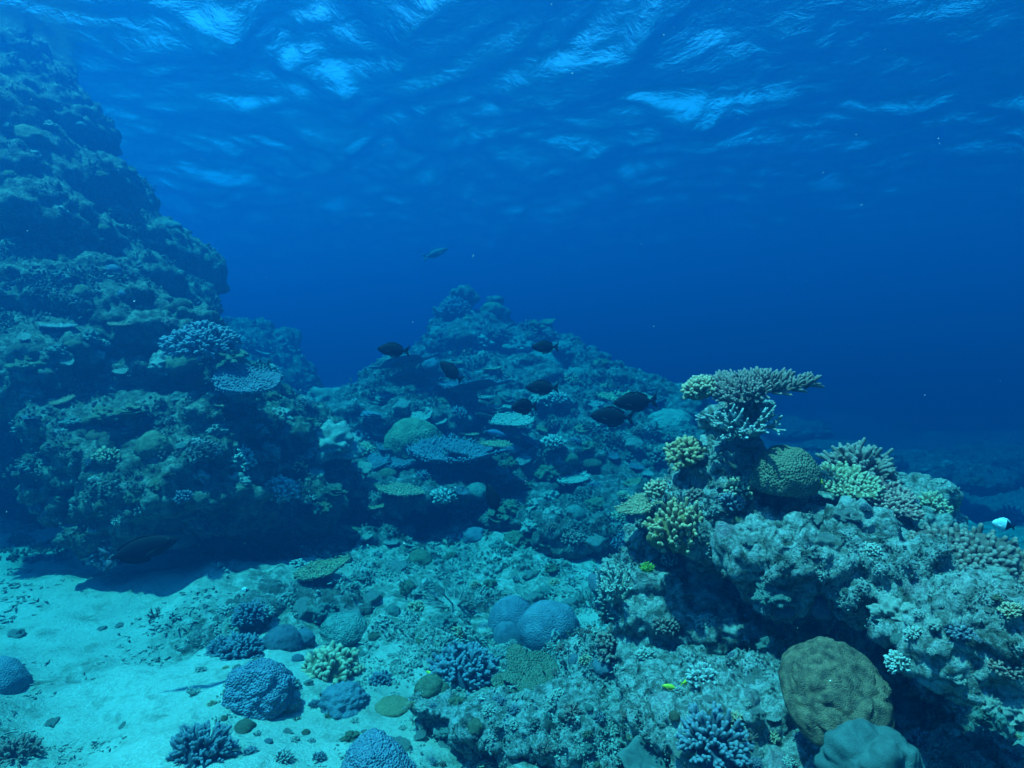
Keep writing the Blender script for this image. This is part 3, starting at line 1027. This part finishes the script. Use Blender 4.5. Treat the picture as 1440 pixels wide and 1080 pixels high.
# --- central slope
put('dome_coral', me_dome(71, M['olive'], 5, .10, .05, 5, .85), 580, 622, 84, 'big pale olive dome coral on the central slope', 'coral', d=7.9, up_w=.8, land='olive dome coral')
for k, (px, py, w_) in enumerate(((560, 668, 90), (622, 662, 124), (582, 690, 76), (516, 672, 70), (655, 650, 80))):
    put_table(px, py, w_, 72 + k, M['violet'], ('blue violet table coral tucked below the olive dome', 'widest blue violet table coral of the terrace below the olive dome', 'lowest blue violet table coral of the terrace', 'outermost blue violet table coral toward the reef wall', 'innermost blue violet table coral toward the parrotfish')[k],
              d=(7.55, 7.4, 7.25, 7.4, 7.5)[k], group='blue violet table corals below the olive dome', tilt=((-.1, .1, 0, -.15, .15)[k], -.14, 0), nf=420, r=.022, fl=.10, hgt=.3, lob=.38, cup=.2, land=('blue violet tables' if k == 1 else None))
put('bushy_coral', me_bushy(78, M['pale'], 110, .35, .06, .7), 656, 722, 56, 'pale blue bushy coral perched over the dark hollow of the central slope', 'coral', d=7.2, up_w=.8, land='pale blue bushy coral')
put('dome_coral', me_dome(79, M['teal'], 4, .05, .03, 3, .8), 808, 722, 32, 'small smooth pale dome coral on the lower central slope', 'coral', up_w=.8, land='small pale dome')
put_table(718, 605, 66, 80, M['pale'], 'pale flat table coral over a dark gap beside the small dark fish', d=7.9, tilt=(0, -.2, 0), land='pale flat table coral', nf=200, r=.03, fl=.09, hgt=.35)
put_table(698, 632, 42, 81, M['green'], 'bright green little table coral at the end of the blue violet tables', d=7.3, tilt=(0, -.15, 0), land='bright green little table coral', nf=120, r=.045, fl=.14, hgt=.3)
put('bushy_coral', me_bushy(82, M['pale'], 80, .35, .07, .6), 778, 624, 42, 'bright pale bushy coral beside the pale flat table coral', 'coral', d=7.7, up_w=.8, land='bright pale bushy coral')
put_table(738, 728, 50, 83, M['pale'], 'pale plate shaped coral beside the pale blue bushy coral', d=7.1, tilt=(0, -.2, 0), nf=140, r=.04, fl=.12, hgt=.25)
put('bushy_coral', me_bushy(84, M['tan'], 80, .3, .07, .8), 803, 536, 34, 'tan bushy coral high on the hazy knoll flank', 'coral', up_w=.8)
put_table(660, 560, 104, 85, M['dark'], 'dark wide table coral shading the middle of the knoll', d=8.6, tilt=(-.05, .05, 0), land='dark wide table coral', nf=200, r=.028, fl=.06, hgt=.25, lob=.25)
put_table(578, 522, 86, 86, M['dark'], 'dark tilted table coral under the lone dark fish', d=8.8, tilt=(-.25, .1, 0), land='dark tilted table coral', nf=180, r=.028, fl=.05, hgt=.25, lob=.3)
put('bushy_coral', me_bushy(87, M['green'], 80, .35, .07, .7), 512, 636, 44, 'yellowish green bushy coral beside the olive dome coral', 'coral', d=7.8, up_w=.8)
put('dome_coral', me_dome(88, M['teal'], 5, .08, .05, 5, .85), 752, 520, 92, 'large hazy dome coral on the shoulder of the knoll', 'coral', d=12.6, up_w=.8, land='large hazy dome')
put('dome_coral', me_dome(89, M['olive'], 4, .1), 692, 436, 34, 'round coral head on the very top of the knoll', 'coral', d=13.3, up_w=.9)
put('bushy_coral', me_bushy(90, M['dark'], 110, .4, .07, .9), 640, 440, 50, 'dark bushy coral on the very top of the knoll', 'coral', d=13.1, up_w=.9)
put('plate_coral', me_plate(91, M['teal'], 3), 700, 590, 60, 'tiered leafy plate coral behind the pale flat table coral', 'coral', d=8.3, up_w=.8)
put('dome_coral', me_dome(92, M['teal'], 5, .1, .12, 4, .8), 940, 600, 70, 'broad hazy coral head behind the crowning brown table coral', 'coral', up_w=.8)

# --- left wall
put('bushy_coral', me_bushy(101, M['violet'], 220, .3, .05, .5, .72, 3, -.3), 285, 482, 112, 'thick bushy coral head jutting from the top of the reef wall', 'coral', d=5.6, up_w=.9, tilt=(0, -.25, 0), squash=(1, .9, .9), land='jutting bushy coral head')
put_table(342, 556, 104, 102, M['violet'], 'flat table coral projecting from the reef wall over open water', d=5.5, tilt=(.16, -.30, 0), land='projecting flat table coral', nf=300, r=.03, fl=.09, hgt=.35)
put('dome_coral', me_dome(103, M['olive'], 5, .1, .08, 4, .95), 216, 628, 46, 'olive knob coral halfway down the reef wall', 'coral', up_w=.6, tilt=(0, -.3, 0), land='olive knob coral')
put('bushy_coral', me_bushy(104, M['pale'], 70, .4, .08, .7), 335, 648, 50, 'pale tipped bushy coral on the shaded side of the reef wall', 'coral', up_w=.6, tilt=(0, -.3, 0), land='pale tipped wall coral')
put('dome_coral', me_dome(105, M['olive'], 4, .08), 254, 510, 40, 'round drab dome coral below the jutting bushy coral head', 'coral', up_w=.7)
put('dome_coral', me_dome(106, M['teal'], 4, .06), 250, 758, 48, 'smooth teal dome coral above the big dark surgeonfish', 'coral', d=5.3, up_w=.7)
put('bushy_coral', me_bushy(107, M['grey_branch'], 150, .28, .045, .4), 150, 765, 84, 'pale ragged coral hanging at the lip of the cave', 'coral', up_w=.5, tilt=(0, -.3, 0), land='ragged cave lip coral')
put('bushy_coral', me_bushy(108, M['pale'], 90, .35, .07, .7), 395, 692, 60, 'pale bushy coral where the reef wall meets the central slope', 'coral', up_w=.7, land='pale corner coral')


# ------------------------------------------------------------------ fish
def fish_mesh(deep=0.30, thick=0.075, lunate=True, mats=('fish_black',), tail_mat=0, fin=0.07):
    """surgeonfish: one body lofted nose to tail root, with tail, dorsal, anal and pectoral fins; nose at +x, length 1"""
    mb = MB()
    st = [(0.50, .02, .02), (.47, .07, .06), (.42, .125, .11), (.33, .19, .18), (.2, .245, .235), (.05, .265, .26), (-.1, .235, .235), (-.22, .165, .165), (-.3, .09, .09), (-.355, .05, .05), (-.39, .055, .055)]
    nu = 14
    pts = []
    for (x, u, dn) in st:
        k = deep / .26
        for i in range(nu):
            a = 2 * math.pi * i / nu
            s_ = math.sin(a)
            pts.append((x, thick * math.cos(a) * min(1, (u / .2)) ** .7, (u if s_ > 0 else dn) * s_ * k))
    mb.grid_surface(pts, nu, len(st), True)
    nb = len(mb.f)

    def slab(poly, t=.008):
        q = len(mb.v)
        for sgn in (1, -1):
            for (x, z) in poly:
                mb.v.append(Vector((x, sgn * t, z)))
                mb.t.append(0)
        m_ = len(poly)
        mb.f.append(tuple(q + i for i in range(m_)))
        mb.f.append(tuple(q + m_ + i for i in reversed(range(m_))))
        for i in range(m_):
            mb.f.append((q + i, q + m_ + i, q + m_ + (i + 1) % m_, q + (i + 1) % m_))

    k = deep / .26
    top = [(.26, .2), (.1, .26), (-.05, .25), (-.18, .18), (-.28, .09)]
    slab([(x, z * k) for x, z in top] + [(x - .03, z * k + fin) for x, z in reversed(top)])
    slab([(x, -z * k) for x, z in top[1:]] + [(x - .03, -z * k - fin) for x, z in reversed(top[1:])])
    n0 = len(mb.f)
    slab([(-.37, .05), (-.44, .12), (-.52, .2), (-.50, .1), (-.47, .0)], .007)
    slab([(-.37, -.05), (-.47, .0), (-.50, -.1), (-.52, -.2), (-.44, -.12)], .0075)
    slab([(-.36, .05), (-.47, .0), (-.36, -.05)], .0085)
    n1 = len(mb.f)
    for sg in (1, -1):
        q = len(mb.v)
        for p in ((.24, sg * thick * .9, -.02), (.10, sg * (thick + .05), -.05), (.06, sg * (thick + .045), -.12), (.2, sg * thick * .9, -.08)):
            mb.v += [Vector(p), Vector(p) + Vector((0, sg * .008, .004))]
            mb.t += [0, 0]
        mb.f += [(q, q + 2, q + 4, q + 6), (q + 1, q + 7, q + 5, q + 3), (q, q + 1, q + 3, q + 2), (q + 2, q + 3, q + 5, q + 4), (q + 4, q + 5, q + 7, q + 6), (q + 6, q + 7, q + 1, q)]
    mb.mi = [0] * len(mb.f)
    if tail_mat:
        for i in range(n0, n1):
            mb.mi[i] = tail_mat
    if len(mats) > 2:          # a dark rear band over the pale body
        for i in range(nb):
            if st[min(i // nu, len(st) - 1)][0] < -.05:
                mb.mi[i] = 2
    return mb.mesh('fish', [M[q] for q in mats])


eye_me = MB()
lump(eye_me, 2, .022, .012, .022, 1, 0, flat=-1)
eye_me = eye_me.mesh('eye', M['eye'])
FM = {'black': fish_mesh(.205, .08, fin=.04), 'tail': fish_mesh(.165, .07, fin=.03, mats=('fish_black', 'fish_pale'), tail_mat=1), 'grey': fish_mesh(.13, .08, fin=.03, mats=('fish_grey',)),
      'damsel': fish_mesh(.3, .09, mats=('fish_white', 'fish_black', 'fish_black'), tail_mat=1), 'yellow': fish_mesh(.16, .07, mats=('fish_yellow',), fin=.04), 'parrot': fish_mesh(.14, .08, fin=.03, mats=('fish_blue', 'fish_pale'), tail_mat=1)}


def fish(px, py, lpx, d, kind, yaw, roll_up, label, group=None):
    """yaw 180 = facing left in the photo, 0 = facing right; roll_up tips the nose up"""
    o = link('fish', FM[kind])
    s = lpx / F * d / max(0.35, abs(math.cos(rad(yaw))))
    o.matrix_world = Matrix.Translation(P(px, py, d)) @ Matrix.Rotation(rad(yaw), 4, 'Z') @ Matrix.Rotation(-rad(roll_up), 4, 'Y') @ Matrix.Scale(s, 4)
    for sg in (1, -1):
        e = link('eye', eye_me, o)
        e.location = (.4, sg * .045, .05)
    tag(o, label, 'fish', group)
    return o


G = 'dark surgeonfish over the central slope'
fish(553, 492, 44, 4.4, 'black', 186, 4, 'lone dark fish in open water above the dark tilted table coral', G)
fish(766, 488, 38, 4.5, 'black', 188, 0, 'dark fish highest on the knoll side, before the large hazy dome', G)
fish(634, 522, 40, 4.6, 'black', 165, 38, 'dark fish nosing steeply upward over the dark wide table coral', G)
fish(762, 545, 46, 4.3, 'black', 172, 0, 'dark fish above the small end-on dark fish', G)
fish(737, 572, 36, 4.3, 'black', 222, 0, 'small dark fish seen nearly end on beside the pale flat table coral', G)
fish(893, 565, 60, 4.0, 'black', 176, -4, 'upper fish of the overlapping dark pair beside the near outcrop', G)
fish(860, 586, 60, 4.3, 'black', 180, 3, 'lower fish of the overlapping dark pair beside the near outcrop', G)
fish(693, 702, 40, 4.6, 'black', 150, 68, 'dark fish pointing straight up beside the pale blue bushy coral', G)
fish(198, 773, 96, 3.5, 'tail', 12, 14, 'big dark surgeonfish with pale crescent tail before the cave')
fish(613, 356, 36, 11, 'grey', 12, 22, 'hazy grey fish alone in open water above the knoll')
fish(1411, 738, 26, 3.4, 'damsel', 160, 10, 'white damselfish with black rear over the outcrop end')
fish(608, 950, 20, 3.9, 'yellow', 150, 20, 'tiny yellow fish before the olive dome coral on the sand')
fish(696, 609, 32, 7.4, 'parrot', 10, -14, 'blue grey parrotfish over the bright green little table coral')
fish(942, 966, 22, 2.55, 'yellow', 170, 5, 'yellow green fish low over pale rock, the outer of two', 'two yellow green fish over pale rock')
fish(967, 958, 22, 2.55, 'yellow', 20, 10, 'yellow green fish low over pale rock, nearer the brain coral', 'two yellow green fish over pale rock')
fish(345, 830, 12, 4.8, 'damsel', 170, 10, 'tiny white fish above the dark bristly coral clump')
fish(1146, 680, 20, 2.85, 'yellow', 160, -20, 'yellow green fish between the ridged dome and yellow green shelf coral')

#@FILL@
# ------------------------------------------------------------------ the many smaller colonies, each one an object
PRO = {}
for k in range(3):
    PRO['dome', k] = me_dome(200 + k, M['teal'], 4, .12, .1, 3.5, .8)
    PRO['bushy', k] = me_bushy(210 + k, M['pale'], 60, .4, .085, .7)
    PRO['table', k] = me_table(220 + k, M['pale'], nf=120, r=.042, fl=.12, hgt=.35, lob=.2)
    PRO['stag', k] = me_staghorn(230 + k, M['pale'], 14, .6, .07, .6, 1)
    PRO['plate', k] = me_plate(240 + k, M['teal'], 3)
    PRO['rock', k] = me_rock(250 + k, M['stone'])
    PRO['knob', k] = me_dome(260 + k, M['olive'], 5, .34, .5, 2.4, .7, 1.8)
KIND = {'dome': ('dome_coral', 'dome coral', 'coral'), 'bushy': ('bushy_coral', 'bushy coral', 'coral'), 'table': ('table_coral', 'table coral', 'coral'), 'stag': ('staghorn_coral', 'branching coral', 'coral'),
        'plate': ('plate_coral', 'leafy plate coral', 'coral'), 'rock': ('rock', 'crusted rock', 'rock'), 'knob': ('knob_coral', 'knobbly coral', 'coral')}
PALS = {'dome': ['teal', 'olive', 'grey', 'ridged'], 'knob': ['olive', 'teal', 'stick', 'stick'], 'bushy': ['pale', 'pale', 'tan', 'violet', 'dark', 'green', 'grey_branch', 'brown'], 'table': ['pale', 'green', 'violet', 'grey_branch', 'tan'],
        'stag': ['pale', 'grey_branch', 'brown'], 'plate': ['teal', 'olive', 'grey'], 'rock': ['stone']}
CN = {'teal': 'teal', 'olive': 'olive', 'grey': 'grey', 'ridged': 'drab green', 'stick': 'whitish', 'pale': 'pale', 'tan': 'tan', 'violet': 'blue violet', 'dark': 'dark', 'green': 'green', 'grey_branch': 'grey', 'brown': 'brown', 'stone': 'pale', 'rock_near': 'mottled'}
_cache = {}


def tinted(kind, k, mat):
    key = (kind, k, mat)
    if key not in _cache:
        m2 = PRO[kind, k].copy()
        m2.materials.clear()
        m2.materials.append(M[mat])
        _cache[key] = m2
    return _cache[key]


ZONES = [   # name, polygon box, count, size range in photo px, weights
    ('the central reef slope', (430, 560, 930, 770), 190, (22, 76), dict(dome=2, bushy=4, table=6, stag=2, plate=2, rock=1, knob=4)),
    ('the hazy knoll', (600, 450, 860, 570), 22, (18, 40), dict(dome=2, bushy=3, table=3, knob=3)),
    ('the reef wall', (20, 450, 400, 770), 80, (18, 44), dict(dome=2, bushy=3, table=2, stag=2, plate=2, knob=6)),
    ('the wall crest', (0, 150, 280, 420), 16, (16, 50), dict(dome=5, knob=6)),
    ('the slope foot', (410, 765, 880, 860), 36, (18, 44), dict(dome=3, bushy=3, stag=3, rock=4, knob=4)),
    ('the sand gully', (270, 850, 880, 1078), 140, (12, 42), dict(dome=2, bushy=6, stag=4, rock=3, knob=4)),
    ('the near outcrop', (880, 640, 1440, 1075), 120, (14, 54), dict(dome=1, bushy=8, stag=2, rock=2, knob=4, table=2)),
    ('the open sand', (0, 830, 260, 1075), 6, (12, 36), dict(rock=3, stag=3)),
]
R = random.Random(77)
FILL = []
occ = [(p, q, 34) for p, q, _ in LAND]
for zone, (xa, ya, xb, yb), cnt, (sa, sb), wt in ZONES:
    made, tries = 0, 0
    while made < cnt and tries < cnt * 30:
        tries += 1
        px, py = R.uniform(xa, xb), R.uniform(ya, yb)
        wpx = sa + (sb - sa) * R.random() ** 1.8
        l, nr, dd = hit(px, py)
        if l is None or dd > 16 or nr.z < -0.1:
            continue
        if any((px - a) ** 2 + (py - b_) ** 2 < (0.42 * wpx + c_ * 0.38) ** 2 for a, b_, c_ in occ):
            continue
        kind = R.choices(list(wt), list(wt.values()))[0]
        mat = R.choice(PALS[kind])
        if kind == 'table' and nr.z > .97:
            kind = 'knob'
            mat = R.choice(PALS[kind])
        nm, ph, cat = KIND[kind]
        sq = R.uniform(.75, 1.15)
        o = put(nm, tinted(kind, R.randrange(3), mat), px, py + wpx * .25 if False else py, wpx, None, cat, up_w=R.uniform(.5, .85), spin=R.uniform(0, 6.28), squash=(1, R.uniform(.75, 1), sq), sink=.12, loc=l, nor=nr)
        occ.append((px, py, wpx))
        FILL.append([o, px, py, wpx, CN[mat], ph, zone])
        made += 1


def rel(px, py, L):
    dx, dy = L[0] - px, L[1] - py
    if abs(dx) > 1.3 * abs(dy):
        return ('left of the ' if dx > 0 else 'right of the ') + L[2]
    return ('above the ' if dy > 0 else 'below the ') + L[2]


used = {}
for rec in FILL:
    o, px, py, wpx, cn, ph, zone = rec
    near = sorted(LAND, key=lambda L: (L[0] - px) ** 2 + (L[1] - py) ** 2)
    size = 'small' if wpx < 26 else ('mid sized' if wpx < 40 else 'large')
    grp = ph + 's on ' + zone
    cands = [f'{size} {cn} {ph} {rel(px, py, near[0])}'] + [f'{size} {cn} {ph} {rel(px, py, near[a])}, {rel(px, py, near[b])}' for a in range(4) for b in range(a + 1, 5)]
    for c in cands:
        c = c.replace('  ', ' ')
        if c not in used and len(c.split()) <= 16:
            break
    else:
        c = next(q for q in ('%s %s %s of the %s on %s' % (size, cn, ph, z, zone.replace('the ', '')) for z in ('cluster', 'patch', 'group', 'crowd', 'bed', 'clump')) if q not in used)
    used[c] = 1
    tag(o, c, None, grp)

# ------------------------------------------------------------------ uncountable small growth and rubble: one object each
def growth(name, zones, mat, label, seed, flat=False):
    R = random.Random(seed)
    mb = MB()
    for (xa, ya, xb, yb), cnt, (sa, sb) in zones:
        for q in range(cnt):
            px, py = R.uniform(xa, xb), R.uniform(ya, yb)
            l, nr, dd = hit(px, py)
            if l is None or dd > 13 or nr.z < (.5 if flat else -.05):
                continue
            if vnoise(np.array([l[:]]) * (1.4 if flat else 2.6), seed)[0] < R.uniform(-.1, .35):
                continue
            s = R.uniform(sa, sb) / F * dd
            x = nr.orthogonal().normalized()
            y = nr.cross(x)
            for k in range(R.randint(2, 4) if flat else R.randint(5, 9)):
                b = l + (x * R.gauss(0, 1) + y * R.gauss(0, 1)) * s * (1.2 if flat else .8)
                if flat:        # broken sticks and chips lying about
                    a = R.uniform(0, 6.28)
                    mb.finger(b + nr * s * .12, Vector((math.cos(a), math.sin(a), R.uniform(-.1, .3))), s * R.uniform(.5, 1.5), s * .22, s * .13, 5, 1)
                else:           # short rounded nubs
                    d = nr + Vector((R.uniform(-1, 1), R.uniform(-1, 1), R.uniform(0, .9))) * .5
                    mb.finger(b - nr * s * .2, d, s * R.uniform(.5, .95), s * .3, s * .22, 5, 1)
    o = link(name, mb.mesh(name, mat))
    return tag(o, label, 'growth', kind='stuff')


growth('coral_growth', [((420, 450, 940, 800), 3600, (3, 7)), ((0, 60, 300, 400), 700, (3, 6)), ((0, 380, 420, 790), 2800, (3, 8))], M['rock'], 'small crusty coral growth covering the reef slope and wall', 5)
growth('pale_coral_growth', [((860, 600, 1440, 1080), 3600, (3, 6)), ((560, 780, 900, 1080), 1200, (3, 7))], M['rock_near'], 'small pale crusty growth covering the near outcrop', 6)
growth('branching_growth', [((300, 770, 900, 1080), 1500, (3, 8))], M['stick'], 'low pale branching growth spread over the rubble', 8)
growth('coral_rubble', [((0, 800, 900, 1080), 1800, (3, 8))], M['stick'], 'scattered bits of broken coral on the sand', 7, True)
R = random.Random(9)
mb = MB()
for k in range(260):        # specks drifting in the water
    d = R.uniform(.9, 7)
    p = P(R.uniform(-100, 1540), R.uniform(-60, 1000), d)
    if p.z < .6:
        continue
    r = R.uniform(.0005, .0012)
    mb.finger(p, Vector((R.gauss(0, 1), R.gauss(0, 1), R.gauss(0, 1))), r * R.uniform(2, 4), r, r * .6, 4, 1)
tag(link('marine_snow', mb.mesh('marine_snow', M['fish_white'])), 'fine pale specks drifting in the open water', 'particles', kind='stuff')
print('THINGS', len(THINGS))
